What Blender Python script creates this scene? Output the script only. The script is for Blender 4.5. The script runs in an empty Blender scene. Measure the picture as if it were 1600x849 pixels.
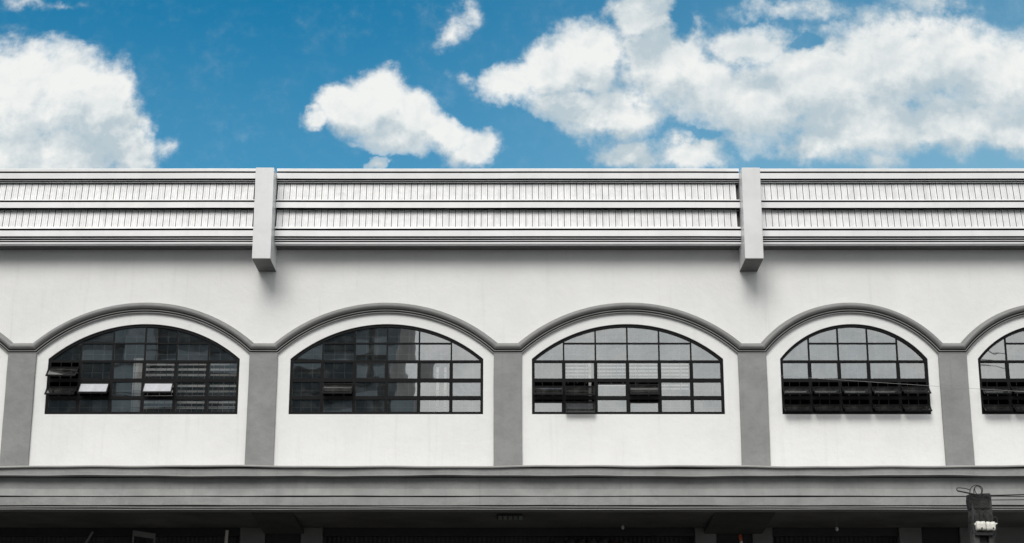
import bpy, math, random
from mathutils import Vector, Matrix
random.seed(7)
R = math.radians
scene = bpy.context.scene

# ------------------------------------------------------------------ camera
CAM = Vector((0.0, -32.0, 1.6)); TILT = R(16.3); FPX = 2733.0      # focal length in photo pixels (1600 wide)
cd = bpy.data.cameras.new('camera'); cam = bpy.data.objects.new('camera', cd)
scene.collection.objects.link(cam)
cam.location = CAM; cam.rotation_euler = (R(90) + TILT, 0, 0)
cd.sensor_width = 36.0; cd.lens = 36.0 * FPX / 1600.0
cd.clip_start = 0.1; cd.clip_end = 5000
scene.camera = cam

# ------------------------------------------------------------------ light and exposure
SUN_EL, SUN_AZ = R(39), R(192)         # azimuth from +y clockwise: high behind the camera
sd = bpy.data.lights.new('sun', 'SUN'); sun = bpy.data.objects.new('sun', sd)
scene.collection.objects.link(sun)
sd.energy = 1.5; sd.angle = R(32); sd.color = (1.0, 0.965, 0.92)
sdir = Vector((math.sin(SUN_AZ) * math.cos(SUN_EL), math.cos(SUN_AZ) * math.cos(SUN_EL), math.sin(SUN_EL)))
sun.rotation_euler = sdir.to_track_quat('Z', 'Y').to_euler()
scene.view_settings.view_transform = 'Standard'; scene.view_settings.look = 'None'
scene.view_settings.gamma = 1.0; scene.view_settings.use_curve_mapping = False
scene.view_settings.exposure = 0.55

def ray(px, py):
    u, v = (px - 800.0) / FPX, -(py - 424.5) / FPX
    return Vector((u, math.cos(TILT) - v * math.sin(TILT), math.sin(TILT) + v * math.cos(TILT)))
def X(px, py, y=0.0):
    d = ray(px, py); return CAM.x + d.x * (y - CAM.y) / d.y
def Z(py, y=0.0):
    d = ray(800, py); return CAM.z + d.z * (y - CAM.y) / d.y

# ---- node helpers
class NT:
    def __init__(s, nt): s.nt = nt; s.n = nt.nodes; s.l = nt.links
    def new(s, t, **kw):
        n = s.n.new(t)
        for k, v in kw.items(): setattr(n, k, v)
        return n
    def put(s, sock, v):
        if isinstance(v, bpy.types.NodeSocket): s.l.new(v, sock)
        elif v is not None: sock.default_value = v
    def math(s, op, a, b=None, c=None, clamp=False):
        n = s.new('ShaderNodeMath', operation=op, use_clamp=clamp)
        s.put(n.inputs[0], a); s.put(n.inputs[1], b)
        if c is not None: s.put(n.inputs[2], c)
        return n.outputs[0]
    def vmath(s, op, a, b=None, scale=None):
        n = s.new('ShaderNodeVectorMath', operation=op)
        s.put(n.inputs[0], a); s.put(n.inputs[1], b)
        if scale is not None: s.put(n.inputs['Scale'], scale)
        return n.outputs[0]
    def mix(s, f, a, b, blend='MIX'):
        n = s.new('ShaderNodeMix', data_type='RGBA', blend_type=blend)
        s.put(n.inputs[0], f); s.put(n.inputs[6], a); s.put(n.inputs[7], b)
        return n.outputs[2]
    def noise(s, vec, scale, detail=4, rough=0.5, dist=0.0, w=None, out=0):
        n = s.new('ShaderNodeTexNoise')
        s.put(n.inputs['Vector'], vec); n.inputs['Scale'].default_value = scale
        n.inputs['Detail'].default_value = detail; n.inputs['Roughness'].default_value = rough
        n.inputs['Distortion'].default_value = dist
        return n.outputs[out]
    def smooth(s, v, a, b, lo=0.0, hi=1.0):
        n = s.new('ShaderNodeMapRange', interpolation_type='SMOOTHSTEP')
        s.put(n.inputs[0], v); n.inputs[1].default_value = a; n.inputs[2].default_value = b
        n.inputs[3].default_value = lo; n.inputs[4].default_value = hi
        return n.outputs[0]

# ------------------------------------------------------------------ sky: Nishita with cumulus clouds
# cloud masses: photo position, half sizes, turn, weight -> stored as directions (tangents) of the real sky
CLOUDS = [(-70,160,150,115,0,1),(30,150,95,100,0,1),(100,150,90,88,0,1),(160,170,60,80,0,1),(185,215,55,60,0,1),
  (205,250,45,45,0,1),(60,240,170,50,0,1),(262,232,34,24,-20,.40),(40,5,60,18,0,.34),(110,2,40,12,0,.26),
  (592,150,46,48,0,1),(535,162,48,34,-15,1),(497,190,34,18,-25,.8),(640,178,60,42,25,1),(690,208,60,30,20,1),
  (615,222,58,24,5,.95),(575,180,70,40,10,1),(625,195,70,46,15,1),(560,165,60,44,0,1),(742,230,48,30,0,.95),(585,258,18,12,0,.8),
  (708,48,24,50,38,.42),(735,12,30,26,0,.40),(722,125,40,16,20,.30),
  (795,130,62,32,-10,.9),(868,112,58,46,0,1),(925,92,72,62,0,1),(1000,20,62,46,0,1),(1035,95,78,78,0,1),
  (1100,135,90,66,10,1),(890,165,74,38,15,1),(960,178,90,46,0,1),(1175,72,74,38,0,.95),(1180,165,110,72,0,1),
  (1060,40,18,30,0,-.6),(1088,30,42,20,0,.32),(1280,130,110,78,0,1),(1385,95,105,82,0,1),(1480,85,100,70,0,1),(1560,120,90,80,0,1),
  (1360,195,150,58,0,1),(1480,190,120,52,0,.95),(1590,205,60,46,0,1),(985,245,64,26,0,.85),(1080,238,62,34,0,.85),
  (1235,15,110,26,0,.44),(1450,5,90,24,0,.44),(1262,72,36,13,-10,-.55),(1095,212,22,10,0,-.5),(1270,225,80,30,0,.7),(1380,250,50,26,0,.6),
  (1700,130,140,110,0,1),(1850,90,120,70,0,.9),(-260,90,120,60,0,.9),(1010,-60,90,50,0,1),(1400,-60,180,40,0,.8),(300,-90,160,34,0,.6)]
w = bpy.data.worlds.new('World'); scene.world = w; w.use_nodes = True
for n in list(w.node_tree.nodes): w.node_tree.nodes.remove(n)
t = NT(w.node_tree)

grp = bpy.data.node_groups.new('cloud_density', 'ShaderNodeTree')
grp.interface.new_socket(name='Dir', in_out='INPUT', socket_type='NodeSocketVector')
grp.interface.new_socket(name='Density', in_out='OUTPUT', socket_type='NodeSocketFloat')
g = NT(grp)
gi = g.new('NodeGroupInput'); go = g.new('NodeGroupOutput')
sep = g.new('ShaderNodeSeparateXYZ'); g.put(sep.inputs[0], gi.outputs[0])
dy = g.math('MAXIMUM', sep.outputs[1], 0.05)
gx = g.math('DIVIDE', sep.outputs[0], dy); gz = g.math('DIVIDE', sep.outputs[2], dy)
cmb = g.new('ShaderNodeCombineXYZ'); g.put(cmb.inputs[0], gx); g.put(cmb.inputs[1], gz)
P = cmb.outputs[0]
# billowy warp
wc = g.noise(P, 34.0, 6, 0.58, 0.0, out=1)
warp = g.vmath('SCALE', g.vmath('SUBTRACT', wc, (0.5, 0.5, 0.5)), scale=0.030)
Pw = g.vmath('MULTIPLY', g.vmath('ADD', P, warp), (1, 1, 0))
dens = None; neg = None
for (px, py, rx, ry, rot, wt) in CLOUDS:
    d = ray(px, py); c = (d.x / d.y, d.z / d.y)
    dx = ray(px + 1, py); dz = ray(px, py - 1)
    sx = (dx.x / dx.y - c[0]); sz = (dz.z / dz.y - c[1])
    m = g.new('ShaderNodeMapping', vector_type='TEXTURE')
    m.inputs['Location'].default_value = (c[0], c[1], 0)
    m.inputs['Rotation'].default_value = (0, 0, R(-rot))
    m.inputs['Scale'].default_value = (rx * sx * 1.25, ry * sz * 1.25, 1)
    g.put(m.inputs[0], Pw)
    gr = g.new('ShaderNodeTexGradient', gradient_type='SPHERICAL'); g.put(gr.inputs[0], m.outputs[0])
    v = gr.outputs[1]
    if wt < 0:
        v = g.math('MULTIPLY', v, -wt); neg = v if neg is None else g.math('MAXIMUM', neg, v)
    else:
        if wt != 1: v = g.math('MULTIPLY', v, wt)
        dens = v if dens is None else g.math('SMOOTH_MAX', dens, v, 0.10)
dens = g.math('SUBTRACT', dens, neg)
dens = g.math('MINIMUM', dens, 0.9)
# the rest of the sky (beside and behind the viewer): broken bright cloud everywhere
front = g.smooth(sep.outputs[1], 0.72, 0.86)
nb = g.noise(gi.outputs[0], 2.6, 4, 0.55, 0.4)
back = g.smooth(nb, 0.22, 0.55, 0.0, 0.7)
base = g.math('ADD', g.math('MULTIPLY', dens, front), g.math('MULTIPLY', back, g.math('SUBTRACT', 1.0, front)))
n1 = g.noise(P, 30.0, 10, 0.60, 0.0)
n2 = g.noise(P, 120.0, 5, 0.6, 0.0)
f = g.math('ADD', g.math('MULTIPLY', g.math('SUBTRACT', n1, 0.5), 0.64), g.math('MULTIPLY', g.math('SUBTRACT', n2, 0.5), 0.34))
# noise only frays what is cloud, it hardly grows cloud in clear sky
f = g.math('MULTIPLY', f, g.smooth(base, 0.0, 0.24, 0.04, 1.0))
g.put(go.inputs[0], g.math('ADD', base, f))

tc = t.new('ShaderNodeTexCoord'); D = tc.outputs['Generated']
def cloud(vec):
    n = t.new('ShaderNodeGroup'); n.node_tree = grp; t.put(n.inputs[0], vec); return n.outputs[0]
d0 = cloud(D)
d1 = cloud(t.vmath('ADD', D, (-0.006, 0.0, 0.022)))       # a little towards the sun
sep = t.new('ShaderNodeSeparateXYZ'); t.put(sep.inputs[0], D)
sky = t.new('ShaderNodeTexSky', sky_type='NISHITA')
sky.sun_disc = False; sky.sun_elevation = SUN_EL; sky.sun_rotation = SUN_AZ
sky.air_density = 1.0; sky.dust_density = 0.3; sky.ozone_density = 3.0
skyc = t.mix(1.0, sky.outputs[0], (0.10, 0.85, 0.96, 1), 'MULTIPLY')
opac = t.smooth(d0, 0.06, 0.56)
veil = t.math('MULTIPLY', t.smooth(sep.outputs[0], -0.14, 0.30, 0.0, 0.32), t.smooth(sep.outputs[2], 0.30, 0.46, 1.0, 0.45))
veil = t.math('ADD', veil, t.smooth(sep.outputs[2], 0.33, 0.43, 0.10, 0.0))
lit = t.smooth(t.math('SUBTRACT', d0, d1), -0.30, 0.42)
thick = t.smooth(d0, 0.40, 1.10)
nz = t.noise(D, 14.0, 7, 0.6)
shade = t.math('ADD', t.math('MULTIPLY', lit, 0.95), t.math('MULTIPLY', t.math('SUBTRACT', 1.0, thick), 0.14))
shade = t.math('MULTIPLY', shade, t.smooth(sep.outputs[0], -0.02, 0.12, 1.0, 0.82))
shade = t.math('ADD', shade, t.smooth(nz, 0.32, 0.70, -0.26, 0.30), clamp=True)
CG, CW = (4.7, 5.6, 6.1, 1), (8.35, 8.5, 8.35, 1)
shade = t.math('ADD', shade, t.smooth(sep.outputs[1], 0.5, -0.2, 0.0, 0.45), clamp=True)
# fine billow relief: brighter where the heaped noise faces the sun
dyy = t.math('MAXIMUM', sep.outputs[1], 0.05)
cm = t.new('ShaderNodeCombineXYZ'); t.put(cm.inputs[0], t.math('DIVIDE', sep.outputs[0], dyy)); t.put(cm.inputs[1], t.math('DIVIDE', sep.outputs[2], dyy))
PP = cm.outputs[0]
ra = t.noise(PP, 24.0, 8, 0.60, 0.25); rb = t.noise(t.vmath('ADD', PP, (-0.0030, 0.0055, 0.0)), 24.0, 8, 0.60, 0.25)
rel = t.math('MULTIPLY', t.math('SUBTRACT', ra, rb), 1.9)
rel = t.math('MULTIPLY', rel, t.smooth(sep.outputs[1], 0.5, 0.8))
shade = t.math('ADD', shade, rel, clamp=True)
cloudc = t.mix(shade, CG, CW)
skyc = t.mix(veil, skyc, (4.3, 6.3, 6.9, 1))
wis = t.noise(PP, 11.0, 10, 0.68, 0.9)
thin = t.math('MULTIPLY', t.smooth(wis, 0.44, 0.72, 0.0, 0.55), t.smooth(d0, 0.07, 0.26))
far = t.math('MULTIPLY', t.smooth(wis, 0.50, 0.75, 0.0, 0.16), t.smooth(sep.outputs[0], -0.06, 0.10, 0.0, 1.0))
haz = t.math('MAXIMUM', thin, far)
skyc = t.mix(haz, skyc, (6.9, 7.9, 8.3, 1))
col = t.mix(opac, skyc, cloudc)
bg = t.new('ShaderNodeBackground'); t.put(bg.inputs[0], col); bg.inputs[1].default_value = 0.072
out = t.new('ShaderNodeOutputWorld'); t.l.new(bg.outputs[0], out.inputs[0])

# ------------------------------------------------------------------ materials
def mat(name, col, rough=0.6, var=0.06, vscale=1.2, bump=0.0, bscale=20.0, stain=None, metal=0.0, streak=0.0, spec=0.5):
    m = bpy.data.materials.new(name); m.use_nodes = True; n = NT(m.node_tree)
    b = m.node_tree.nodes['Principled BSDF']
    tc = n.new('ShaderNodeTexCoord'); O = tc.outputs['Object']
    c1 = (*col, 1)
    v = n.noise(O, vscale, 5, 0.6, 0.3)
    f = n.smooth(v, 0.3, 0.7)
    dk = tuple(max(0, c * (1 - var)) for c in col) + (1,); lt = tuple(min(1, c * (1 + var)) for c in col) + (1,)
    cc = n.mix(f, dk, lt)
    if streak:
        mp = n.new('ShaderNodeMapping'); n.put(mp.inputs[0], O); mp.inputs['Scale'].default_value = (5.0, 1, 0.28)
        sv = n.noise(mp.outputs[0], 1.6, 6, 0.62)
        cc = n.mix(n.math('MULTIPLY', n.smooth(sv, 0.52, 0.78), streak), cc, tuple(c * 0.62 for c in col) + (1,))
    if stain:
        sv = n.noise(O, 0.55, 7, 0.65, 0.6)
        cc = n.mix(n.math('MULTIPLY', n.smooth(sv, 0.56, 0.72), 0.6), cc, (*stain, 1))
    n.put(b.inputs['Base Color'], cc)
    rv = n.noise(O, vscale * 3, 4, 0.6)
    n.put(b.inputs['Roughness'], n.smooth(rv, 0.3, 0.7, max(0.02, rough - 0.07), min(1, rough + 0.07)))
    b.inputs['Metallic'].default_value = metal
    b.inputs['Specular IOR Level'].default_value = spec
    if bump:
        bn = n.new('ShaderNodeBump'); bn.inputs['Strength'].default_value = 1.0; bn.inputs['Distance'].default_value = bump
        h = n.math('ADD', n.noise(O, bscale, 8, 0.6), n.math('MULTIPLY', n.noise(O, bscale * 0.12, 4, 0.5), 2.5))
        n.put(bn.inputs['Height'], h); n.l.new(bn.outputs[0], b.inputs['Normal'])
    return m

M = {}
M['white'] = mat('white_render', (0.80, 0.80, 0.795), 0.75, 0.03, 1.1, 0.008, 7.0, streak=0.20)
M['grey'] = mat('grey_paint', (0.24, 0.241, 0.24), 0.6, 0.10, 2.4, 0.010, 7.0, streak=0.30)
M['grey_cornice'] = mat('grey_cornice_paint', (0.255, 0.257, 0.254), 0.55, 0.13, 1.6, 0.012, 6.0, streak=0.40)
M['grey_mould'] = mat('grey_moulding_paint', (0.235, 0.235, 0.232), 0.55, 0.09, 2.5, 0.005, 10.0)
M['cap'] = mat('grey_cap', (0.36, 0.355, 0.345), 0.6, 0.10, 1.5, 0.004, 12.0)  # toned down so it bounces less light onto the wall
M['metal'] = mat('white_coated_metal', (0.77, 0.77, 0.78), 0.38, 0.05, 1.6, 0.002, 4.0, streak=0.16)
M['panelmetal'] = mat('white_ribbed_metal', (0.76, 0.76, 0.77), 0.40, 0.07, 5.0, 0.002, 8.0, streak=0.45)
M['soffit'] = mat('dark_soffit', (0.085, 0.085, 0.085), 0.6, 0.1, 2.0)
M['groove_shade'] = mat('black_groove_shade', (0.018, 0.018, 0.018), 0.8, 0.2, 3.0, spec=0.1)  # shadow lines of the grooves, put into the colour
M['bracket'] = mat('bracket_metal', (0.70, 0.70, 0.71), 0.38, 0.06, 1.6, 0.003, 3.0, streak=0.18)
M['slab'] = mat('dark_slab_top', (0.07, 0.07, 0.068), 0.9, 0.3, 1.2)  # kept dark to cut the light bounced up onto the wall panels
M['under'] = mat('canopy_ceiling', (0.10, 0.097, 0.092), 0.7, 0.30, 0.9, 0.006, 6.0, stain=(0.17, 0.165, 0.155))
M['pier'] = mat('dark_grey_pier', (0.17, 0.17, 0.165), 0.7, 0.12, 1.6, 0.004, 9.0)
M['pierdark'] = mat('near_black', (0.02, 0.02, 0.02), 0.7, 0.12, 1.6)
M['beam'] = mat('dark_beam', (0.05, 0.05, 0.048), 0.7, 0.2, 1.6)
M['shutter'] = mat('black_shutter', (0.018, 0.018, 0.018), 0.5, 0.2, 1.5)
M['frame'] = mat('black_steel', (0.006, 0.006, 0.007), 0.5, 0.15, 4.0, spec=0.12)
M['sash'] = mat('worn_black_steel', (0.012, 0.012, 0.013), 0.4, 0.3, 6.0, spec=0.25)
M['grille'] = mat('grey_grille', (0.10, 0.10, 0.10), 0.5, 0.2, 6.0)
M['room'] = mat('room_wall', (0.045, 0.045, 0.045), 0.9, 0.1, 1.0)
M['blind'] = mat('white_blind', (0.80, 0.80, 0.78), 0.6, 0.03, 3.0)
M['paper'] = mat('white_film', (0.52, 0.53, 0.56), 0.25, 0.10, 5.0)
M['asphalt'] = mat('asphalt', (0.05, 0.05, 0.051), 0.85, 0.2, 0.6, 0.01, 30.0)
M['pave'] = mat('pavement_concrete', (0.10, 0.098, 0.094), 0.85, 0.15, 0.8, 0.006, 20.0)
M['line'] = mat('road_paint', (0.75, 0.75, 0.72), 0.7, 0.1, 3.0)
M['tower'] = mat('dark_tower', (0.12, 0.12, 0.122), 0.6, 0.15, 0.1)
M['towerpale'] = mat('pale_tower_band', (0.32, 0.32, 0.325), 0.6, 0.12, 0.2)
M['towerglass'] = mat('tower_glass', (0.02, 0.021, 0.022), 0.45, 0.2, 0.3)
M['pole'] = mat('sooty_concrete', (0.016, 0.016, 0.016), 0.8, 0.5, 5.0, 0.006, 30.0)
M['pole2'] = mat('pole_concrete', (0.05, 0.05, 0.049), 0.8, 0.35, 6.0, 0.006, 30.0)
M['rubber'] = mat('black_rubber', (0.012, 0.012, 0.012), 0.5, 0.2, 6.0)
M['porcelain'] = mat('white_porcelain', (0.74, 0.72, 0.66), 0.3, 0.10, 18.0)
M['palewire'] = mat('pale_wire', (0.5, 0.5, 0.5), 0.5, 0.1, 6.0)
M['cablegrey'] = mat('grey_wire', (0.30, 0.30, 0.30), 0.6, 0.1, 6.0)
M['palepipe'] = mat('pale_pipe', (0.62, 0.56, 0.52), 0.5, 0.15, 8.0)
M['orange'] = mat('orange_plastic', (0.42, 0.09, 0.03), 0.4, 0.1, 8.0)
M['dimgoods'] = mat('dusty_wrap', (0.07, 0.075, 0.07), 0.5, 0.5, 6.0)
M['redgoods'] = mat('dusty_red_wrap', (0.10, 0.03, 0.035), 0.5, 0.5, 6.0)
M['lampglass'] = mat('greenish_diffuser', (0.22, 0.24, 0.19), 0.5, 0.3, 9.0)

def glass(name, refl=0.5, tint=(0.40, 0.41, 0.42)):
    m = bpy.data.materials.new(name); m.use_nodes = True; n = NT(m.node_tree)
    for x in list(n.n): n.n.remove(x)
    tc = n.new('ShaderNodeTexCoord'); O = tc.outputs['Object']
    bn = n.new('ShaderNodeBump'); bn.inputs['Distance'].default_value = 0.0018
    h = n.noise(O, 1.35, 2, 0.35, 0.2)
    n.put(bn.inputs['Height'], h)
    gl = n.new('ShaderNodeBsdfGlossy'); gl.inputs['Roughness'].default_value = 0.012
    n.put(gl.inputs['Color'], (0.93, 0.935, 0.94, 1)); n.l.new(bn.outputs[0], gl.inputs['Normal'])
    tr = n.new('ShaderNodeBsdfTransparent'); tr.inputs[0].default_value = (*tint, 1)
    mx = n.new('ShaderNodeMixShader')
    dirt = n.noise(O, 3.0, 6, 0.65)
    n.put(mx.inputs[0], n.smooth(dirt, 0.25, 0.75, refl - 0.035, refl + 0.035))
    n.l.new(tr.outputs[0], mx.inputs[1]); n.l.new(gl.outputs[0], mx.inputs[2])
    df = n.new('ShaderNodeBsdfDiffuse'); df.inputs[0].default_value = (0.4, 0.4, 0.39, 1)
    m2 = n.new('ShaderNodeMixShader'); n.put(m2.inputs[0], n.smooth(n.noise(O, 5.0, 6, 0.7), 0.45, 0.8, 0.02, 0.10))
    n.l.new(mx.outputs[0], m2.inputs[1]); n.l.new(df.outputs[0], m2.inputs[2])
    o = n.new('ShaderNodeOutputMaterial'); n.l.new(m2.outputs[0], o.inputs[0])
    return m
M['glass'] = glass('tinted_window_glass', 0.47, (0.90, 0.905, 0.91))
M['sashglass'] = glass('sash_glass', 0.30, (0.30, 0.30, 0.31))

# ------------------------------------------------------------------ mesh helpers
class MB:
    def __init__(s): s.v = []; s.f = []; s.mi = []; s.sm = []
    def add(s, vs, fs, mi=0, smooth=False):
        o = len(s.v); s.v += [tuple(v) for v in vs]
        for f in fs: s.f.append(tuple(o + i for i in f)); s.mi.append(mi); s.sm.append(smooth)
    def box(s, x0, x1, y0, y1, z0, z1, mi=0):
        s.add([(x0,y0,z0),(x1,y0,z0),(x1,y1,z0),(x0,y1,z0),(x0,y0,z1),(x1,y0,z1),(x1,y1,z1),(x0,y1,z1)],
              [(0,3,2,1),(4,5,6,7),(0,1,5,4),(1,2,6,5),(2,3,7,6),(3,0,4,7)], mi)
    def tube(s, pts, r, n=8, mi=0, caps=True):
        pts = [Vector(p) for p in pts]; rings = []
        for i, p in enumerate(pts):
            d = (pts[min(i+1, len(pts)-1)] - pts[max(i-1, 0)]).normalized()
            a = d.orthogonal().normalized() if i == 0 else (prev - d * prev.dot(d)).normalized()
            prev = a; b = d.cross(a); rr = r[i] if isinstance(r, (list, tuple)) else r
            rings.append([p + (a * math.cos(2*math.pi*k/n) + b * math.sin(2*math.pi*k/n)) * rr for k in range(n)])
        vs = [v for ring in rings for v in ring]; fs = []
        for i in range(len(rings)-1):
            for k in range(n):
                fs.append((i*n+k, i*n+(k+1)%n, (i+1)*n+(k+1)%n, (i+1)*n+k))
        s.add(vs, fs, mi, True)
        if caps:
            s.add(rings[0], [tuple(reversed(range(n)))], mi); s.add(rings[-1], [tuple(range(n))], mi)
    def extrude_x(s, prof, xs, mi=0, zoff=None, caps=True, dark=()):
        """closed profile [(y,z)...] swept along x; zoff(x,i) lets old masonry wander a little"""
        n = len(prof); vs = []
        for x in xs:
            for i, (y, z) in enumerate(prof): 
                dy_, dz_ = zoff(x, i) if zoff else (0, 0)
                vs.append((x, y + dy_, z + dz_))
        fs = []; len_ = len(s.v)
        for j in range(len(xs)-1):
            for i in range(n):
                a, b = j*n+i, j*n+(i+1)%n
                if i in dark: s.f.append(tuple(len_ + q_ for q_ in (a, b, b+n, a+n))); s.mi.append(1); s.sm.append(False)
                else: fs.append((a, b, b+n, a+n))
        if caps: fs.append(tuple(reversed(range(n)))); fs.append(tuple((len(xs)-1)*n+i for i in range(n)))
        s.add(vs, fs, mi)
    def obj(s, name, mats, parent=None, loc=None, bevel=0.0):
        me = bpy.data.meshes.new(name); me.from_pydata(s.v, [], s.f)
        for m in (mats if isinstance(mats, (list, tuple)) else [mats]): me.materials.append(m)
        me.polygons.foreach_set('material_index', s.mi); me.polygons.foreach_set('use_smooth', s.sm)
        me.update()
        import bmesh
        bm = bmesh.new(); bm.from_mesh(me); bmesh.ops.recalc_face_normals(bm, faces=bm.faces); bm.to_mesh(me); bm.free()
        o = bpy.data.objects.new(name, me); scene.collection.objects.link(o)
        if parent: o.parent = parent
        if loc: o.location = loc
        if bevel:
            b = o.modifiers.new('bevel', 'BEVEL'); b.width = bevel; b.segments = 2; b.limit_method = 'ANGLE'; b.angle_limit = R(40)
        return o
def tag(o, label=None, cat=None, group=None, kind=None):
    if label: o['label'] = label
    if cat: o['category'] = cat
    if group: o['group'] = group
    if kind: o['kind'] = kind
    return o
def empty(name, loc=(0, 0, 0)):
    o = bpy.data.objects.new(name, None); scene.collection.objects.link(o); o.location = loc; o.empty_display_size = 0.3; return o
def lin(a, b, n): return [a + (b - a) * i / n for i in range(n + 1)]
def wob(x, k, amp=1.0):
    return amp * (math.sin(x * 0.83 + k * 2.1) * 0.5 + math.sin(x * 2.17 + k * 4.3) * 0.3 + math.sin(x * 4.9 + k * 1.3) * 0.2)

# ------------------------------------------------------------------ ground, road, pavements
def slab(name, x0, x1, y0, y1, z0, z1, m, kind='structure'):
    b = MB(); b.box(x0, x1, y0, y1, z0, z1); return tag(b.obj(name, m), kind=kind)
b = MB(); b.add([(-1500,-1500,0),(1500,-1500,0),(1500,1500,0),(-1500,1500,0)], [(0,1,2,3)]); tag(b.obj('ground', M['pave']), kind='structure')
b = MB(); b.add([(-300,-29,.004),(300,-29,.004),(300,-11.2,.004),(-300,-11.2,.004)], [(0,1,2,3)]); tag(b.obj('road', M['asphalt']), kind='structure')
b = MB()
for i in range(-12, 13): b.add([(i*6-1.5,-20.2,.008),(i*6+1.5,-20.2,.008),(i*6+1.5,-20.05,.008),(i*6-1.5,-20.05,.008)], [(0,1,2,3)])
tag(b.obj('road_marking', M['line']), kind='structure')
b = MB(); b.box(-60, 60, -11.2, -8.0, 0.0, 0.13); tag(b.obj('pavement', M['pave'], bevel=0.015), kind='structure')
b = MB(); b.box(-60, 60, -40, -29, 0.0, 0.13); tag(b.obj('far_pavement', M['pave'], bevel=0.015), kind='structure')

# ------------------------------------------------------------------ the building
B = tag(empty('arcade_building', (0, 0, 0)),
        'long white building with arched black windows, ribbed fascia and grey canopy', 'building')
PW = 0.53
PIL = [X(p, 552) for p in (-340, 36.3, 412.5, 793.5, 1174.5, 1487, 1799.5)]
WIN = [None, (75.5, 374.6, 6), (453.7, 755.2, 6), (831, 1130, 6), (1219, 1449.5, 5), (1528, 1758.5, 5)]
WIN[0] = (-301, -2, 6)
WX = [(X(a, 564), X(c, 564), n) for a, c, n in WIN]
zSill, zSpring, zCrown = Z(647.5), Z(561), Z(506.5)
zFlat = Z(553.5); zCrownIn = Z(490)
xL, xR = PIL[0] - PW/2, PIL[-1] + PW/2
zBot, zTop = Z(735, -1.1) - 0.55, Z(381, -0.40)

def arc(x0, x1, z0, zc, n=40):
    hw = (x1 - x0) / 2; h = zc - z0; r = (hw*hw + h*h) / (2*h); cx = (x0+x1)/2; cz = zc - r
    a = math.asin(min(1, hw / r))
    return [(cx + r*math.sin(-a + 2*a*i/n), cz + r*math.cos(-a + 2*a*i/n)) for i in range(n+1)]

# wall with real arched openings
b = MB(); T = 0.22
def q(p): b.add(p, [(0,1,2,3)])
xs_edges = [xL]
for (a, c, n) in WX:
    q([(xs_edges[-1],0,zBot),(a,0,zBot),(a,0,zTop),(xs_edges[-1],0,zTop)])
    q([(a,0,zBot),(c,0,zBot),(c,0,zSill),(a,0,zSill)])
    ar = arc(a, c, zSpring, zCrown)
    for (p, r_) in zip(ar[:-1], ar[1:]):
        q([(p[0],0,p[1]),(r_[0],0,r_[1]),(r_[0],0,zTop),(p[0],0,zTop)])
        q([(p[0],0,p[1]),(r_[0],0,r_[1]),(r_[0],T,r_[1]),(p[0],T,p[1])])
    q([(a,0,zSill),(c,0,zSill),(c,T,zSill),(a,T,zSill)])
    q([(a,0,zSill),(a,T,zSill),(a,T,zSpring),(a,0,zSpring)])
    q([(c,0,zSill),(c,T,zSill),(c,T,zSpring),(c,0,zSpring)])
    xs_edges.append(c)
q([(xs_edges[-1],0,zBot),(xR,0,zBot),(xR,0,zTop),(xs_edges[-1],0,zTop)])
q([(xL,0,zBot),(xL,9,zBot),(xL,9,zTop),(xL,0,zTop)]); q([(xR,0,zBot),(xR,9,zBot),(xR,9,zTop),(xR,0,zTop)])
me_wall = b.obj('wall', M['white'], B)
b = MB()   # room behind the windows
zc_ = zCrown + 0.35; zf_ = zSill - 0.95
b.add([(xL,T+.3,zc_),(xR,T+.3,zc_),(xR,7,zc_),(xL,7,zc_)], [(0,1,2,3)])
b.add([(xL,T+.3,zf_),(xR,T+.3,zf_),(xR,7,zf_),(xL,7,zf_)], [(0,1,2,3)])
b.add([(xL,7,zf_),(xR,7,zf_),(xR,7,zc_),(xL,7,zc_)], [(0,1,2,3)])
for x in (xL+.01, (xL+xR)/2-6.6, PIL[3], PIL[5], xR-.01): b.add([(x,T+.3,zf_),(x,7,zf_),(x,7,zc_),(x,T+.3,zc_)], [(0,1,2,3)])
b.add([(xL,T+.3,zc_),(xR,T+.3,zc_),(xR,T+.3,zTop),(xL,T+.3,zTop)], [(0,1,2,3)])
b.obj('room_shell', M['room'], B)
b = MB()   # flat roof behind the fascia
b.box(xL, xR, -0.28, 9, zTop + 0.004, zTop + 0.12); b.obj('roof', M['soffit'], B)

# pilasters
zPilBot = Z(728, -1.1) - 0.35
for x in PIL:
    b = MB(); zz = lin(zPilBot, zFlat + 0.02, 12)
    vs = []; y = -0.055
    for k, z in enumerate(zz):
        dx = wob(z * 3 + x, 1, 0.004)
        vs += [(x-PW/2+dx,0.0,z),(x-PW/2+dx,y,z),(x+PW/2+dx,y,z),(x+PW/2+dx,0.0,z)]
    fs = []
    for k in range(len(zz)-1):
        for i in range(3): fs.append((k*4+i, k*4+i+1, k*4+i+5, k*4+i+4))
    fs.append((0,1,2,3)); b.add(vs, fs)
    b.obj('pilaster', M['grey'], B, bevel=0.008)

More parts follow.
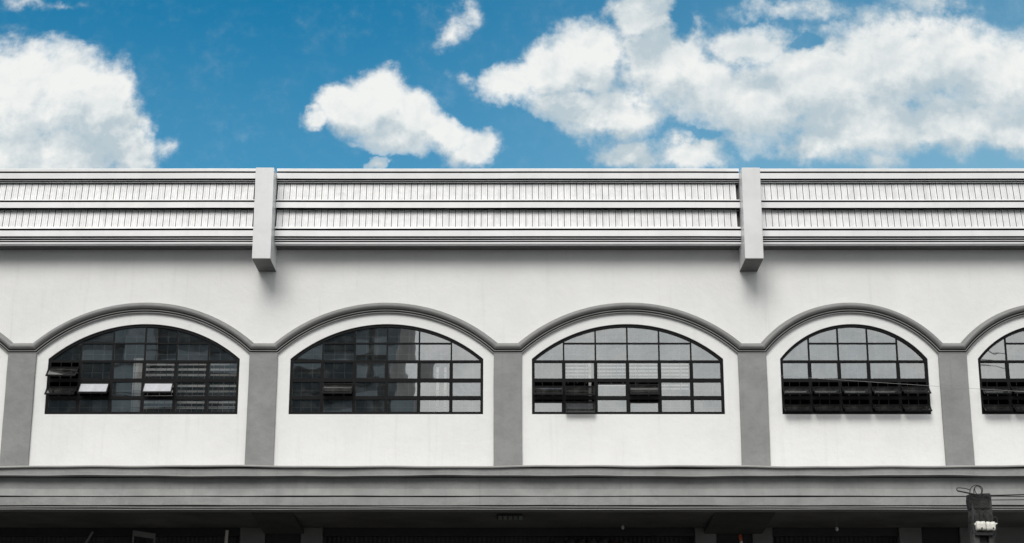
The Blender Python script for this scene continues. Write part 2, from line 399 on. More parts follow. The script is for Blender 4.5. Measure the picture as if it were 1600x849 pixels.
# arch moulding: one running profile over arches and pilasters
path = []
for k in range(len(PIL)-1):
    a, c = PIL[k] + PW/2, PIL[k+1] - PW/2
    seg = arc(a, c, zFlat, zCrownIn, 36)
    if k == 0: path.append((PIL[0] - PW/2, zFlat))
    path += seg
path.append((PIL[-1] + PW/2, zFlat))
prof = [(0.0, 0.001), (0.0, -0.055), (0.004, -0.060), (0.017, -0.060), (0.018, -0.015), (0.034, -0.015), (0.035, -0.078), (0.040, -0.084), (0.053, -0.084), (0.054, -0.020), (0.068, -0.020)]
MOULD_SHADE = {3, 4, 5, 8, 9}  # groove faces of the moulding, coloured near black in place of shade
for i in range(13):
    a = math.pi * i / 12
    prof.append((0.136 - 0.067 * math.cos(a), -0.045 * (1 - i/12) - 0.125 * math.sin(a)))
prof.append((0.203, 0.001))
b = MB(); n = len(prof); vs = []
for i, (x, z) in enumerate(path):
    p = Vector(path[i]); 
    d0_ = (p - Vector(path[i-1])).normalized() if i > 0 else None
    d1_ = (Vector(path[i+1]) - p).normalized() if i < len(path)-1 else None
    if d0_ is None: d0_ = d1_
    if d1_ is None: d1_ = d0_
    n0 = Vector((-d0_.y, d0_.x)); n1_ = Vector((-d1_.y, d1_.x)); m = (n0 + n1_).normalized(); m = m / max(0.3, m.dot(n0))
    for (o, y) in prof: 
        j = wob(x, o*3, 0.003)
        vs.append((x + m.x*o, y, z + m.y*o + j))
fs = []
for i in range(len(path)-1):
    for k in range(n-1):
        b.f.append((i*n+k, i*n+k+1, (i+1)*n+k+1, (i+1)*n+k)); b.mi.append(1 if k in MOULD_SHADE else 0); b.sm.append(False)
fs.append(tuple(range(n))); fs.append(tuple((len(path)-1)*n+k for k in range(n)))
b.add(vs, fs); b.obj('arch_moulding', [M['grey_mould'], M['groove_shade']], B)

# canopy / cornice: stack of bands along the whole front
YC = -1.10
xsC = lin(xL - 0.3, xR + 0.3, 150)
def band(name, pts, m, k, amp=0.010, back=None):
    """pts [(dy, py)] from top to bottom on the front, closed behind"""
    pr = [(YC + dy, Z(py, YC + dy)) for dy, py in pts]
    yb = YC + 0.25 if back is None else back
    pr = [(yb, pr[0][1])] + pr + [(yb, pr[-1][1])]
    b = MB(); b.extrude_x(pr, xsC, 0, lambda x, i: (wob(x, k + 1, amp * 0.4), wob(x, k, amp)))
    return b.obj(name, m, B)
band('ledge_cap', [(-0.10, 727.6), (-0.115, 728.8), (-0.11, 730.2)], M['cap'], 0, 0.016, back=0.10)
band('cornice_band', [(-0.055, 732.0), (-0.06, 741.0), (-0.115, 742.0), (-0.14, 743.4), (-0.13, 743.8)], M['grey_cornice'], 1.0, 0.015)
band('canopy_beam', [(0.035, 746.6), (0.03, 764), (-0.02, 774.8)], M['grey_cornice'], 2.0, 0.006)
band('canopy_beam', [(-0.035, 776.8), (-0.045, 789.4)], M['grey_cornice'], 3.2, 0.006)
band('drip_mould', [(-0.05, 791.8), (-0.065, 792.3), (-0.065, 793.3), (-0.03, 793.9)], M['grey_mould'], 4.1, 0.005)
band('drip_mould', [(-0.045, 795.0), (-0.055, 795.4), (-0.055, 796.4)], M['grey_mould'], 4.6, 0.005)
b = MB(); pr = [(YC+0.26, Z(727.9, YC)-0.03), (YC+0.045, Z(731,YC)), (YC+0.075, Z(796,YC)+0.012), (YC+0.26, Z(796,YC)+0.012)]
b.extrude_x(pr, [xL-.28, xR+.28]); b.obj('canopy_core', M['pierdark'], B)  # near-black core paints the shade lines into the gaps between bands
b = MB(); b.box(xL-.28, xR+.28, YC+0.262, 0.25, Z(731, YC)-0.1, Z(728.6, YC)-0.03); b.obj('canopy_slab', M['slab'], B)
# soffit of the canopy and the recessed ground floor
zS = Z(796.4, YC - 0.055) + 0.02
yG = 0.0
for i in range(4000):
    if Z(824, yG) >= zS: break
    yG += 0.001
b = MB(); b.box(xL-.28, xR+.28, YC+0.03, yG+0.3, zS, zS+0.10); b.obj('canopy_ceiling', M['under'], B)
def GX(px): return X(px, 838, yG)
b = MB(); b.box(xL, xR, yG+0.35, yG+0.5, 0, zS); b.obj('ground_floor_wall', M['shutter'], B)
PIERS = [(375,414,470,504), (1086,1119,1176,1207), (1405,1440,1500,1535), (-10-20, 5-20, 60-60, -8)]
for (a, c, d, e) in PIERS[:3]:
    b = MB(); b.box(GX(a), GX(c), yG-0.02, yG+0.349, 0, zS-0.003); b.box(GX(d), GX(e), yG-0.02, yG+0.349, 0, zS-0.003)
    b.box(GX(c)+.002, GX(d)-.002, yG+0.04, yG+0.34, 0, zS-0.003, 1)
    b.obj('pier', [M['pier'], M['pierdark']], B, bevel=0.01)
b = MB(); b.box(GX(1536), xR, yG, yG+0.345, 0, zS-0.003); b.obj('pier', M['pier'], B)
# beams under the canopy at the piers
for (a, e) in ((1100,1190),(414,475)):
    b = MB(); b.extrude_x([(YC+0.4, zS-0.002),(yG-0.03, zS-0.002),(yG-0.03, zS-0.13),(yG-0.12, zS-0.13)], [GX(a), GX(e)]); b.obj('ceiling_beam', M['beam'], B)
# ribbed roller shutters
def shutter(px0, px1):
    x0, x1 = GX(px0), GX(px1); b = MB(); n_ = int((x1-x0)/0.085); vs = []; fs = []
    for i in range(n_*2+1):
        x = x0 + (x1-x0)*i/(n_*2); y = yG + 0.16 + (0.018 if i % 2 else 0.0)
        vs += [(x,y,0.0),(x,y,zS-0.06)]
    for i in range(n_*2): fs.append((2*i,2*i+2,2*i+3,2*i+1))
    b.add(vs, fs)
    b.box(x0, x1, yG+0.05, yG+0.155, zS-0.16, zS-0.004)
    b.obj('shutter', M['shutter'], B)
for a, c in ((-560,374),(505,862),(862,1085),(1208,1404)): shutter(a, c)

# ------------------------------------------------------------------ fascia: rails and ribbed panels
YF = -0.50
bx = [X(412.5, 552), X(1174.5, 552)]; BWD = 0.345
secs = [(xL - 0.3, bx[0] - BWD/2 - 0.004), (bx[0] + BWD/2 + 0.004, bx[1] - BWD/2 - 0.004), (bx[1] + BWD/2 + 0.004, xR + 0.3)]
def fz(py, y=YF): return Z(py, y)
# points (set-back, photo row, dark): dark marks a groove face, starting at that point, coloured near black as painted shade
RAILS = {
 'top_rail': [(0.02, 263.6, 0), (0.0, 264.2, 0), (0.0, 268.0, 1), (0.06, 268.2, 1), (0.06, 270.4, 1), (0.0, 270.6, 0), (0.0, 279.2, 1), (0.08, 279.6, 1), (0.08, 281.6, 1), (0.045, 281.8, 0), (0.045, 283.0, 1), (0.10, 283.2, 1),
              (0.10, 284.5, 1), (0.075, 284.7, 0), (0.075, 285.7, 1), (0.14, 285.9, 1), (0.14, 287.4, 0)],
 'middle_rail': [(0.03, 312.0, 0), (0.02, 313.4, 1), (0.06, 313.6, 1), (0.06, 315.9, 1), (0.005, 316.1, 0), (0.0, 324.8, 1), (0.12, 325.2, 1), (0.13, 328.6, 0)],
 'bottom_rail': [(0.03, 354.5, 0), (0.02, 357.4, 1), (0.06, 357.6, 1), (0.06, 360.2, 1), (0.005, 360.4, 0), (0.0, 369.2, 1), (0.08, 369.5, 1), (0.08, 371.6, 1), (0.04, 371.8, 0), (0.04, 373.0, 1), (0.10, 373.3, 1),
                 (0.10, 375.2, 1), (0.06, 375.4, 0), (0.06, 376.5, 1), (0.11, 376.7, 1), (0.11, 378.4, 1), (0.075, 378.6, 0), (0.075, 381.2, 0)]}
for (x0, x1) in secs:
    for nm, pts in RAILS.items():
        pr = [(YF+dy, fz(py, YF+dy)) for dy, py, j_ in pts]
        dk = [i+1 for i, p_ in enumerate(pts) if p_[2]]
        pr = [(YF+0.20, pr[0][1])] + pr + [(YF+0.20, pr[-1][1])]
        b = MB(); nseg = max(2, int((x1-x0)/0.9))
        b.extrude_x(pr, lin(x0, x1, nseg), 0, lambda x, i: (wob(x*1.3, 2, 0.0025), wob(x, 3, 0.003)), dark=dk)
        b.obj(nm, [M['metal'], M['groove_shade']], B)
    for (pt, pb) in ((287.4, 313.3), (328.0, 357.0)):
        # panel leans back towards its top; boards 12 cm wide with a groove and two fine ribs each
        y1, y0 = YF + 0.13, YF + 0.045
        z1, z0 = fz(pt-1.0, y1), fz(pb, y0); W = 0.1215
        b = MB(); cols = []; x = x0 + 0.01
        while x < x1 - W:
            j = random.uniform(-0.003, 0.003); jj = random.uniform(-0.0015, 0.0015)
            cols += [(x, 0.022, jj), (x+0.005, 0.022, jj), (x+0.008, 0.0, jj), (x+0.038, 0.001+j, jj), (x+0.041, 0.0075+j, jj), (x+0.047, 0.0075+j, jj), (x+0.050, 0.001+j, jj),
                     (x+0.078, 0.001+j, jj), (x+0.081, 0.0075+j, jj), (x+0.087, 0.0075+j, jj), (x+0.090, 0.001+j, jj), (x+W-0.003, 0.0, jj)]
            x += W
        vs = []; 
        for (xx, dd, jj) in cols: vs += [(xx, y0+dd+jj, z0), (xx, y1+dd+jj, z1)]
        o_ = len(b.v); b.v += vs
        for i in range(len(cols)-1): b.f.append((o_+2*i, o_+2*i+2, o_+2*i+3, o_+2*i+1)); b.mi.append(1 if i % 12 in (11, 0, 1) else 0); b.sm.append(False)
        b.obj('ribbed_panel', [M['panelmetal'], M['groove_shade']], B)  # grooves between boards take the painted shade colour
# back board of the parapet and the soffit
b = MB(); b.box(xL-.3, xR+.3, YF+0.205, YF+0.30, zTop+0.125, fz(264.5)-0.01); b.obj('parapet_back', M['soffit'], B)
zSo = fz(381.2, YF+0.075) + 0.004
b = MB()
x = xL - .3
while x < xR + .3:
    b.box(x, x+0.112, YF+0.10, 0.0, zSo+0.004, zSo+0.02); x += 0.12
b.box(xL-.3, xR+.3, YF+0.201, 0.0, zSo+0.021, zSo+0.04)
b.obj('fascia_soffit', M['soffit'], B)
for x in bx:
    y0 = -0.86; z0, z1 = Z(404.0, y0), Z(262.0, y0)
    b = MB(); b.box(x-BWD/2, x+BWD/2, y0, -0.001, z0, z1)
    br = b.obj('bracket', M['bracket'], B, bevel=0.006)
    b = MB(); b.box(x-BWD/2+.006, x+BWD/2-.006, y0+.006, -0.003, z0-0.006, z0-0.0005); b.obj('underside_shade', M['soffit'], br)  # dark sheet added below the bracket, underside shade put into its colour

# ------------------------------------------------------------------ windows
zA, zB, zC_, zArch = Z(564.2), Z(593.8), Z(621.2), Z(536)
FY0, FY1 = 0.028, 0.085
OPEN = {  # window index -> {(row, col): (angle, drop, kind)}
 1: {('A',0):(48,.10,'g'), ('B',0):(50,.11,'g'), ('B',1):(38,.035,'w'), ('B',3):(38,.03,'w')},
 2: {('B',1):(40,.05,'g'), ('A',2):(-1.5,.0,'p')},
 3: {('B',0):(46,.10,'g'), ('B',1):(44,.10,'g'), ('B',3):(40,.07,'g'), ('B',2):(-6,.04,'p'), ('C',1):(30,.06,'g'), ('C',0):(-3,.055,'p'), ('C',3):(-4,.06,'p')},
 4: {(r, c):(54 + random.uniform(-1.5,1.5), .115, 'g') for r in 'BC' for c in range(5)},
 5: {(r, c):(54 + random.uniform(-1.5,1.5), .115, 'g') for r in 'BC' for c in range(5)},
 0: {('B',2):(45,.1,'g')}}
WLAB = {}
for wi, (a, c, ncol) in enumerate(WX):
    ar = arc(a, c, zSpring, zCrown, 40)
    b = MB()
    # arched head, jambs, sill as a mitred border
    border = [(a, zSill)] + ar + [(c, zSill)]
    inner = []; m_ = 0.052
    def inset(pts, d):
        out_ = []
        N = len(pts)
        for i in range(N):
            p = Vector(pts[i]); q0 = Vector(pts[i-1]); q1 = Vector(pts[(i+1) % N])
            e0 = (p-q0).normalized(); e1 = (q1-p).normalized()
            n0 = Vector((e0.y, -e0.x)); n1 = Vector((e1.y, -e1.x)); mm = (n0+n1).normalized(); mm = mm / max(0.3, mm.dot(n0))
            out_.append((p.x+mm.x*d, p.y+mm.y*d))
        return out_
    o0 = inset(border, 0.0); o1 = inset(border, m_)
    N = len(o0); vs = []
    for (p, r_) in zip(o0, o1):
        vs += [(p[0], FY0, p[1]), (r_[0], FY0, r_[1]), (r_[0], FY1, r_[1]), (p[0], FY1, p[1])]
    fs = []
    for i in range(N):
        j = (i+1) % N
        for k in range(3): fs.append((i*4+k, i*4+k+1, j*4+k+1, j*4+k))
    b.add(vs, fs)
    colx = [a + (c-a)*k/ncol for k in range(ncol+1)]
    cw = (c-a)/ncol
    def topz(x):
        for p, r_ in zip(ar[:-1], ar[1:]):
            if p[0] <= x <= r_[0]: return p[1] + (r_[1]-p[1])*(x-p[0])/(r_[0]-p[0])
        return zSpring
    for x in colx[1:-1]:
        b.box(x-0.031, x+0.031, FY0+.004, FY1-.002, zSill+0.03, zA-0.01)
        b.box(x-0.014, x+0.014, FY0+.010, FY1-.004, zA+0.012, topz(x)-0.02)
    b.box(a+0.02, c-0.02, FY0+.001, FY1-.001, zA-0.024, zA+0.020)
    for z in (zB, zC_): b.box(a+0.02, c-0.02, FY0+.002, FY1-.003, z-0.034, z+0.034)
    # upper transom only as long as the arch is high enough
    k0 = min(k for k in range(len(ar)) if ar[k][1] > zArch)
    xa = colx[1] if ar[k0][0] <= colx[1] + .1 else ar[k0][0]
    xa = max(xa, ar[k0][0]); b.box(xa, a + c - xa, FY0+.011, FY1-.005, zArch-0.014, zArch+0.014)
    win = b.obj('window', M['frame'], B)
    # grille behind the glass
    b = MB(); gy = 0.17
    for k in range(ncol*3+1):
        x = a + (c-a)*k/(ncol*3)
        if 0 < k < ncol*3: b.box(x-0.0045, x+0.0045, gy, gy+0.009, zSill, topz(x)-0.03)
    for z in [zSill+0.165, zC_+0.165, zB+0.175, zA+0.17, zArch+0.16]:
        xs_ = [x for x in lin(a+.03, c-.03, 60) if topz(x) > z+0.03]
        if xs_: b.box(xs_[0], xs_[-1], gy+0.01, gy+0.018, z-0.0045, z+0.0045)
    b.obj('grille', M['grille'], win)
    # panes
    op = OPEN.get(wi, {})
    b = MB(); py_ = 0.062
    rows = {'A': (zB, zA), 'B': (zC_, zB), 'C': (zSill, zC_)}
    def pane(x0, x1, z0, z1, tilt=0.0, yaw=0.0):
        dy_ = math.tan(tilt) * (z1-z0) / 2; dyx = math.tan(yaw)*(x1-x0)/2
        b.add([(x0, py_-dy_-dyx, z0), (x1, py_-dy_+dyx, z0), (x1, py_+dy_+dyx, z1), (x0, py_+dy_-dyx, z1)], [(0,1,2,3)])
    rr = random.Random(40+wi)
    for rname, (z0, z1) in rows.items():
        for k in range(ncol):
            if (rname, k) in op: continue
            pane(colx[k], colx[k+1], z0, z1, R(rr.uniform(-.7, .8)), R(rr.uniform(-.6, .6)))
    # arched part: one fan of panes per column
    for k in range(ncol):
        tl = R(rr.uniform(-.5,.5))
        xs_ = lin(colx[k], colx[k+1], 8)
        for p, r_ in zip(xs_[:-1], xs_[1:]):
            b.add([(p, py_, zA), (r_, py_, zA), (r_, py_+math.tan(tl)*(topz(r_)-zA), topz(r_)), (p, py_+math.tan(tl)*(topz(p)-zA), topz(p))], [(0,1,2,3)])
    b.obj('pane', M['glass'], win)
    # hinged sashes standing open
    for (rname, k), (ang, drop, kd) in sorted(op.items()):
        z0, z1 = rows[rname]; h = (z1 - z0) - 0.045; wd = cw - 0.05
        b = MB(); s_ = 0.017
        b.box(-wd/2, wd/2, -0.012, 0.012, -s_*1.3, 0); b.box(-wd/2, wd/2, -0.012, 0.012, -h, -h+s_*1.6)
        b.box(-wd/2, -wd/2+s_, -0.0115, 0.0115, -h+s_, -s_); b.box(wd/2-s_, wd/2, -0.0115, 0.0115, -h+s_, -s_)
        b.add([(-wd/2+s_,0.003,-h+s_),(wd/2-s_,0.003,-h+s_),(wd/2-s_,0.003,-s_),(-wd/2+s_,0.003,-s_)], [(0,1,2,3)], 1)
        o = b.obj('open_sash', [M['sash'], {'g': M['sashglass'], 'p': M['glass'], 'w': M['paper']}[kd]], win)
        if kd == 'w': tag(o, 'open sash pane covered in white film')
        yp = 0.02 if ang > 0 else 0.045
        o.location = ((colx[k]+colx[k+1])/2, yp, z1 - 0.02 - drop)
        o.rotation_euler = (-R(ang), 0, 0)
        if kd == 'g' and ang > 15:     # stay arms from jamb to sash
            for sx in (-1, 1):
                b = MB()
                xx = (colx[k]+colx[k+1])/2 + sx*(wd/2 + 0.004)
                yy, zz = yp - math.sin(R(ang))*h*0.6, z1-0.02-drop - math.cos(R(ang))*h*0.6
                b.tube([(xx, 0.05, z1-0.05), (xx, yy, zz)], 0.006, 6)
                b.obj('stay_arm', M['sash'], win)

# ------------------------------------------------------------------ blinds and curtains behind the glass
def blind(pxa, pxb, pyt, pyb, pitch, label, tilt=35, yb=0.32, depth=0.05, skip=()):
    x0, x1 = X(pxa, 600, yb), X(pxb, 600, yb); z1, z0 = Z(pyt, yb), Z(pyb, yb)
    root = tag(empty('window_blind', ((x0+x1)/2, yb, z1)), label, 'blind', 'white slatted blinds behind the arched windows')
    cx = (x0+x1)/2
    b = MB(); z = z1 - 0.04
    while z > z0:
        c_, s_ = math.cos(R(tilt))*depth/2, math.sin(R(tilt))*depth/2
        zz = z - z1; sag = random.uniform(-.004, .004)
        b.add([(x0-cx,-c_,zz-s_),(x1-cx,-c_,zz-s_+sag),(x1-cx,c_,zz+s_+sag),(x0-cx,c_,zz+s_),
               (x0-cx,-c_,zz-s_-.003),(x1-cx,-c_,zz-s_+sag-.003),(x1-cx,c_,zz+s_+sag-.003),(x0-cx,c_,zz+s_-.003)], [(0,1,2,3),(7,6,5,4),(0,4,5,1),(3,2,6,7)])
        z -= pitch
    b.obj('slat', M['blind'], root)
    b = MB(); b.box(x0-cx, x1-cx, -0.02, 0.02, -0.025, 0.0); b.obj('head_rail', M['blind'], root)
    for f_ in (0.12, 0.5, 0.88): 
        b = MB(); xx = x0-cx + (x1-x0)*f_; b.tube([(xx,-0.028,-0.02),(xx,-0.028,z0-z1)], 0.003, 5)
        b.obj('cord', M['blind'], root)
    return root
blind(226, 275, 566, 648, 0.105, 'white slatted blind behind the fourth column of the leftmost full window', 52, depth=0.066)
blind(278, 325, 566, 648, 0.105, 'white slatted blind behind the fifth column of the leftmost full window', 50, depth=0.066)
blind(328, 372, 566, 648, 0.105, 'white slatted blind at the right end of the leftmost full window', 48, depth=0.066)
blind(883, 921, 566, 600, 0.068, 'short white blind left of the white curtain strip in the middle window', 45, depth=0.045)
blind(931, 979, 566, 606, 0.068, 'short white blind in the third column of the middle window', 45, depth=0.045)
blind(982, 1076, 566, 610, 0.068, 'wide white blind in the right half of the middle window', 45, depth=0.045)
def strip(pxa, pxb, pyt, pyb, label, yb=0.36):
    x0, x1 = X(pxa, 600, yb), X(pxb, 600, yb); z1, z0 = Z(pyt, yb), Z(pyb, yb); cx = (x0+x1)/2
    b = MB(); nn = 12; vs = []
    for i in range(nn+1):
        xx = x0-cx + (x1-x0)*i/nn; yy = 0.018*math.sin(i*2.1)
        vs += [(xx, yy, z0-z1), (xx, yy, 0)]
    b.add(vs, [(2*i,2*i+2,2*i+3,2*i+1) for i in range(nn)], 0, True)
    o = b.obj('curtain', M['blind'], None, (cx, yb, z1)); o.modifiers.new('cloth', 'SOLIDIFY').thickness = 0.003
    tag(o, label, 'curtain', 'narrow white curtain strips behind the arched windows')
strip(207, 222, 560, 652, 'narrow white curtain strip beside the blinds in the leftmost full window')
strip(682, 686, 574, 652, 'left one of two thin white curtain strips in the second window')
strip(694, 698, 574, 652, 'right one of two thin white curtain strips in the second window')
strip(920, 924, 566, 652, 'thin white curtain strip in the second column of the middle window', yb=0.20)

# ------------------------------------------------------------------ service pole in front of the canopy
yP = -9.0
def PX(px, py, y=yP): return X(px, py, y)
zPt = Z(774, yP); xP = PX(1530, 780); pw = 0.268
root = tag(empty('service_pole', (xP, yP, 0.13)), 'sooty square concrete service pole in front of the grey canopy, black wires looped on top', 'pole')
b = MB(); hh = zPt - 0.13
# H-shaped concrete shaft
b.box(-pw/2, -pw/2+0.075, -0.11, 0.11, 0, hh-0.02, 1); b.box(pw/2-0.075, pw/2, -0.11, 0.11, 0, hh-0.03, 1)
b.box(-pw/2+0.0755, pw/2-0.0755, -0.06, 0.06, 0, hh-0.022, 0)
b.obj('shaft', [M['pole'], M['pole2']], root, bevel=0.012)
b = MB(); 
vs = []; fs = []; nn = 20; rows_ = 16    # creased sheeting tied round the head
for i in range(rows_+1):
    u = i/rows_; z = hh + 0.002 - u*0.50 
    for k in range(nn):
        a_ = 2*math.pi*k/nn; cx_, sy_ = math.cos(a_), math.sin(a_)
        q_ = max(abs(cx_), abs(sy_)); e = 1 + 0.05*math.sin(5*a_ + u*9) + random.uniform(-.02, .02) - (0.10 if abs(u-0.45) < .05 else 0)
        vs.append((cx_/q_*(pw/2+0.004)*e - 0.008*(1-u), sy_/q_*0.125*e, z + random.uniform(-.006,.006)))
for i in range(rows_):
    for k in range(nn): fs.append((i*nn+k, i*nn+(k+1)%nn, (i+1)*nn+(k+1)%nn, (i+1)*nn+k))
fs.append(tuple(range(nn))); b.add(vs, fs)
b.obj('wrapping', M['pole'], root)
def LP(px, py, dy=-0.16): 
    y = yP + dy; return Vector((X(px, py, y) - xP, dy, Z(py, y) - 0.13))
b = MB()
def wire(pts, r=0.006, sub=6):
    P_ = [Vector(p) for p in pts]; out_ = []
    for i in range(len(P_)-1):
        p0, p1, p2, p3 = P_[max(i-1,0)], P_[i], P_[i+1], P_[min(i+2,len(P_)-1)]
        for k in range(sub):
            u = k/sub; out_.append(0.5*((2*p1)+(p2-p0)*u+(2*p0-5*p1+4*p2-p3)*u*u+(3*p1-p0-3*p2+p3)*u**3))
    out_.append(P_[-1]); b = MB(); b.tube(out_, r, 6); b.obj('wire_loop', M['rubber'], root)
wire([LP(1517+0,776), LP(1515.5,768), LP(1519,760.5), LP(1527,758.5), LP(1534,762), LP(1535,769), LP(1531,775)])
wire([LP(1523,775,-.13), LP(1521.5,767,-.13), LP(1524,761,-.13), LP(1529,760,-.13), LP(1533.5,765,-.13), LP(1533,771,-.13), LP(1528,773,-.13), LP(1524,769,-.13), LP(1523,764,-.13)])
wire([LP(1531,774), LP(1512,770), LP(1497,767), LP(1495,765), LP(1497,762.5), LP(1508,763.5), LP(1516,766)])
wire([LP(1530,775,-.12), LP(1513,771,-.12), LP(1496,767.5,-.12)], 0.007)
wire([LP(1526,796), LP(1530,800), LP(1532,808), LP(1533,816)], 0.006)
wire([LP(1541,797), LP(1536,801), LP(1541,809), LP(1545,816)], 0.006)
wire([LP(1548,812), LP(1556,808), LP(1558,816), LP(1556,832), LP(1552,849)], 0.005)
for (pa, pc, up) in ((1525, 1538.2, 0.0), (1540.2, 1553.5, 0.6)):
    p0, p1 = LP(pa, 829.3+up), LP(pc, 815.2+up); b = MB(); zc2 = (p0.z+p1.z)/2; rz = (p1.z-p0.z)/2; L = p1.x-p0.x
    vs = []; fs = []; nn = 18; pf = [(0,.6),(.03,.9),(.10,1.0),(.40,.97),(.46,.90),(.54,.88),(.60,.97),(.92,1.0),(.98,.9),(1,.6)]
    for (u, rr_) in pf:
        for k in range(nn):
            a_ = 2*math.pi*k/nn; cc_, ss_ = math.cos(a_), math.sin(a_); sq = (abs(cc_)**8+abs(ss_)**8)**-.125
            vs.append((p0.x+L*u, -0.17+rz*.8*rr_*sq*cc_, zc2+rz*rr_*sq*ss_))
    for i in range(len(pf)-1):
        for k in range(nn): fs.append((i*nn+k, i*nn+(k+1)%nn, (i+1)*nn+(k+1)%nn, (i+1)*nn+k))
    fs += [tuple(range(nn)), tuple((len(pf)-1)*nn+k for k in range(nn))]
    b.add(vs, fs, 0, True); b.obj('insulator', M['porcelain'], root)
    b = MB(); bq = LP((pa+pc)/2+(1 if pa<1530 else 3.5), 826.3); b.tube([(bq.x, -0.17-rz*.8-.012, bq.z), (bq.x, -0.17-rz*.6, bq.z)], 0.009, 8); b.obj('clamp_bolt', M['rubber'], root)
b = MB(); b.tube([LP(1526,820,-.16), LP(1522.5,819,-.16)], [0.03, 0.008], 10); b.obj('insulator_tip', M['porcelain'], root)
b = MB(); b.tube([LP(1551,820.5,-.16), LP(1558.5,818,-.16)], [0.032, 0.005], 10); b.obj('insulator_tip', M['porcelain'], root)
b = MB(); b.box(LP(1524,829).x, LP(1552,829).x, -0.155, -0.095, LP(800,837).z, LP(800,830).z); b.obj('clamp_strap', M['rubber'], root, bevel=.008)

def cable(name, p0, p1, sag, r, m, label, group=None, n_=40):
    p0, p1 = Vector(p0), Vector(p1); pts = []
    for i in range(n_+1):
        u = i/n_; p = p0.lerp(p1, u); p.z -= sag*4*u*(1-u); pts.append(p - p0)
    bb = MB(); bb.tube(pts, r, 6); o = bb.obj(name, m, None, p0); tag(o, label, 'cable', group); return o
zw = Z(774.5, yP - .16)
x1_ = X(1600, 763, yP-.16); z1_ = Z(765.5, yP-.16)
s0 = Vector((PX(1531,773), yP-.16, zw))
cable('overhead_cable', s0, (s0.x + (x1_-s0.x)*8, yP-.16, z1_ + (z1_-zw)*5), 0.10, 0.008, M['rubber'], 'black cable running from the service pole top out to the right')
cable('overhead_cable', (s0.x+.05, yP-.10, zw-.05), (s0.x + (x1_-s0.x)*8, yP-.1, Z(773.5, yP)+.02), 0.02, 0.0055, M['rubber'], 'lower thin black cable leaving the service pole head almost level')
ya = -0.25
cable('facade_cable', (X(1218, 587, ya), ya, Z(587.5, ya)), (X(1762, 621, ya), ya, Z(622, ya)), 0.008, 0.0028, M['cablegrey'], 'thin pale cable drooping rightwards across the two windows with rows of open sashes')

# ------------------------------------------------------------------ dim things under the canopy
def stick(name, pa, pb, r, m, label, cat, y=None, tip=None):
    y = yG - 0.35 if y is None else y
    top = Vector((X(pa[0], pa[1], y), y, Z(pa[1], y))); b2 = Vector((X(pb[0], pb[1], y), y, Z(pb[1], y)))
    d = (b2 - top).normalized(); foot = top + d * ((top.z - 0.01) / -d.z)
    bb = MB(); bb.tube([foot-foot, top-foot], r, 10)
    o = bb.obj(name, m, None, foot)
    if tip:
        root = empty(name, foot); o.parent = root; o.location = (0,0,0); o.name = 'pole'
        bb = MB(); tp = top - foot; dd = (tp).normalized(); bb.tube([tp - dd*0.10, tp - dd*.02, tp + dd*0.02, tp+dd*.035], [r*1.0, r*1.3, r*1.1, r*.5], 10); bb.obj('tip', tip, root); o = root
    tag(o, label, cat); return o
stick('pipe', (355, 829), (353, 849), 0.03, M['palepipe'], 'pale upright pipe beside the left pier under the canopy', 'pipe')
stick('prop_stick', (145, 831), (134, 849), 0.022, M['pier'], 'dim grey stick leaning under the left end of the canopy', 'stick')
stick('marker_pole', (1156.5, 838), (1158.5, 849), 0.03, M['palepipe'], 'orange tipped pale pole standing before the dark pier recess', 'pole', tip=M['orange'])
# dim frame under the canopy, left
y = yG - 0.3
fx0, fx1 = X(207, 835, y), X(243, 835, y); fz1, fz2 = Z(829, y), Z(834, y)
b = MB(); o0 = (fx0, y, 0.0)
b.box(0, 0.03, 0, 0.03, 0, fz1); b.box(fx1-fx0-0.03, fx1-fx0, 0, 0.03, 0, fz2-.02)
b.add([(0.01,-.004,fz1-.1),(fx1-fx0,-.004,fz2-.1),(fx1-fx0,-.004,fz2),(0.01,-.004,fz1),(0.01,.034,fz1-.1),(fx1-fx0,.034,fz2-.1),(fx1-fx0,.034,fz2),(0.01,.034,fz1)],
      [(0,1,2,3),(7,6,5,4),(0,4,5,1),(3,2,6,7),(0,3,7,4),(1,5,6,2)])
tag(b.obj('display_rack', M['pier'], None, o0), 'dim grey metal rack with sloping top bar under the canopy on the left', 'rack')
# ceiling lamp housing and fittings
xa, xb = X(776, 806, -0.35), X(816, 806, -0.35)
root = tag(empty('ceiling_lamp', ((xa+xb)/2, -0.35, zS)), 'unlit greenish panel lamp on the canopy ceiling below the middle pilaster', 'lamp')
b = MB(); hw = (xb-xa)/2; b.box(-hw, hw, -0.22, 0.22, -0.05, -0.002); b.obj('housing', M['pierdark'], root, bevel=.01)
b = MB()
for k in range(5): b.box(-hw+.03+k*hw*.4, -hw+.03+k*hw*.4+hw*.3, -0.2, 0.2, -0.062, -0.051)
b.obj('diffuser', M['lampglass'], root)
for (px, py, yy, ll) in ((973, 817.5, 0.55, 0.10), (1307, 812, -0.1, 0.22)):
    root = tag(empty('hanging_lamp', (X(px, py, yy), yy, zS)), 'tiny unlit bulb on the dark ceiling right of the middle' if px < 1000 else 'unlit bulb hanging on a short cord left of the service pole', 'lamp')
    b = MB(); b.tube([(0,0,0),(0,0,-ll+.03)], 0.007, 6); b.obj('cord', M['pier'], root)
    b = MB(); b.tube([(0,0,-ll+.04),(0,0,-ll+.02),(0,0,-ll-.01),(0,0,-ll-.035)], [.012,.028,.028,.008], 12); b.obj('bulb', M['palewire'], root)
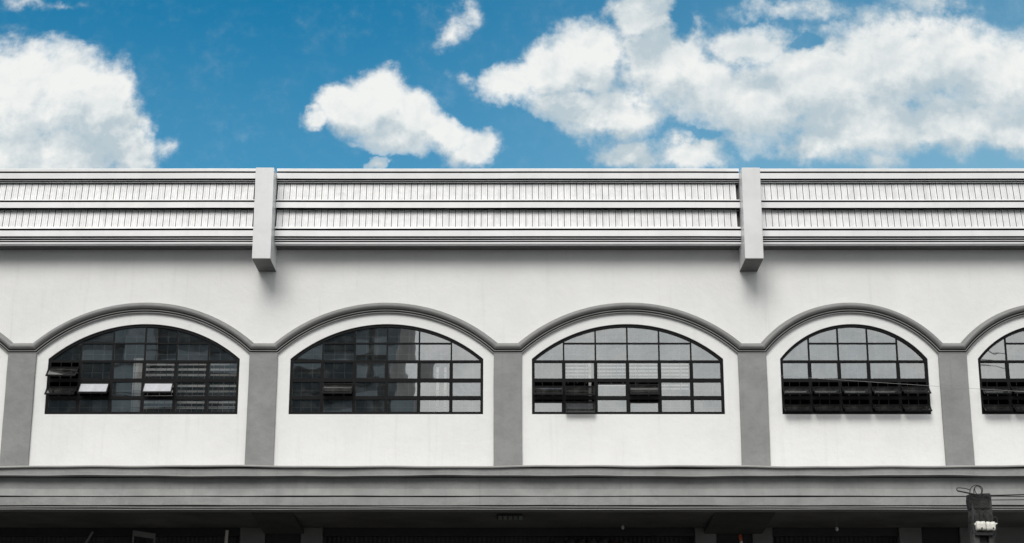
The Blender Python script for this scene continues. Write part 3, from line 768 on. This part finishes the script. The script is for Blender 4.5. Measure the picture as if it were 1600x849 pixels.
# bundles on a shelf
rg = random.Random(3)
gx0, gx1 = GX(866), GX(1052); y = yG - 0.12; zt = Z(849, y) - 0.12
b = MB(); b.box(0, gx1-gx0, -0.02, 0.16, -0.03, 0); 
for f_ in (0.02, 0.98): b.box((gx1-gx0)*f_-.015, (gx1-gx0)*f_+.015, 0, .15, -zt, -0.031)
tag(b.obj('goods_shelf', M['pierdark'], None, (gx0, y, zt)), 'dark shelf of dusty bundles before the shutter left of the right pier', 'shelf')
WHERE = ['at the left end', 'second from the left end', 'third from the left end', 'fourth from the left end', 'just left of the red one', 'dark red, in the middle', 'just right of the red one', 'fourth from the right end', 'third from the right end', 'second from the right end', 'at the right end']
for k in range(7):
    xx = gx0 + (gx1-gx0)*(k+0.5)/11; hh2 = rg.uniform(0.17, 0.24); ww = (gx1-gx0)/11*0.44
    b = MB(); rings = 7; nn = 12; vs = []; fs = []
    for i in range(rings+1):
        u = i/rings; rr_ = (math.sin(math.pi*min(max(u,.06),.94))**0.4)
        for j in range(nn):
            a_ = 2*math.pi*j/nn; cr = 1 + 0.10*math.sin(3*a_+k+u*5)
            vs.append((ww*rr_*cr*math.cos(a_), 0.07*rr_*cr*math.sin(a_), hh2*u))
    for i in range(rings):
        for j in range(nn): fs.append((i*nn+j, i*nn+(j+1)%nn, (i+1)*nn+(j+1)%nn, (i+1)*nn+j))
    fs += [tuple(range(nn)), tuple(rings*nn+j for j in range(nn))]
    b.add(vs, fs, 0, True)
    tag(b.obj('bundle', M['redgoods'] if k == 5 else M['dimgoods'], None, (xx, y+.07, zt+.001)),
        'dusty wrapped bundle on the dark shelf, ' + WHERE[k], 'bundle', 'dusty bundles on the dark shelf')

# ------------------------------------------------------------------ across the street, behind the viewer (seen in the glass)
tw = tag(empty('dark_tower', (-34.8, -46, 0)), 'dark office tower across the street, mirrored in the left windows', 'building')
b = MB(); b.box(-30, 29.6, -14, 0, 0, 28); b.obj('wall', M['tower'], tw)
b = MB()
for i in range(7):
    b.box(-30, 29.62, 0.002, 0.4, 3.2+i*3.4, 3.9+i*3.4)
b.obj('floor_band', M['towerpale'], tw)
for k, xx in enumerate(range(-28, 29, 6)):
    b = MB()
    for i in range(7): b.box(xx-1.9, xx+1.9, 0.003, 0.08, 4.4+i*3.4, 6.3+i*3.4)
    b.obj('window_strip', M['towerglass'], tw)
b = MB(); b.box(17.2, 18.6, 0.41, 1.0, 0, 28); b.box(8.0, 8.6, 0.41, 1.0, 0, 28); b.obj('column', M['towerpale'], tw)
for xx, nm in ((-6, 'tall concrete cable pole across the street before the dark tower'), (18.6, 'tall concrete cable pole across the street on the right')):
    root = tag(empty('cable_pole', (xx, -41, 0)), nm, 'pole')
    b = MB(); b.tube([(0,0,0),(0,0,21)], [0.22, 0.13], 12); b.obj('shaft', M['pole2'], root)
    b = MB()
    for zz in (17.2, 18.8, 20.2): b.box(-0.06, 0.06, -0.9, 0.9, zz-.05, zz+.05)
    b.obj('cross_arm', M['pole'], root)
LBL = ['lowest', 'second lowest', 'second highest', 'highest']
for k, (z0, z1, sg) in enumerate(((17.2, 15.6, 1.2), (18.8, 16.9, 1.0), (18.8, 17.4, 1.8), (20.2, 19.0, 1.4))):
    cable('street_cable', (-75, -41+.3*k, z0), (-6, -41+.3*k, z1+1.6), sg, 0.022, M['rubber'], LBL[k] + ' black street cable running left from the tall pole by the dark tower', 'cables left of the tall pole', 60)
    cable('street_cable', (18.6, -41+.3*k, z1+1.6), (60, -41+.3*k, z0+k*.8), sg*1.5, 0.022, M['rubber'], LBL[k] + ' black street cable running right from the right tall pole', 'cables right of the tall pole', 40)
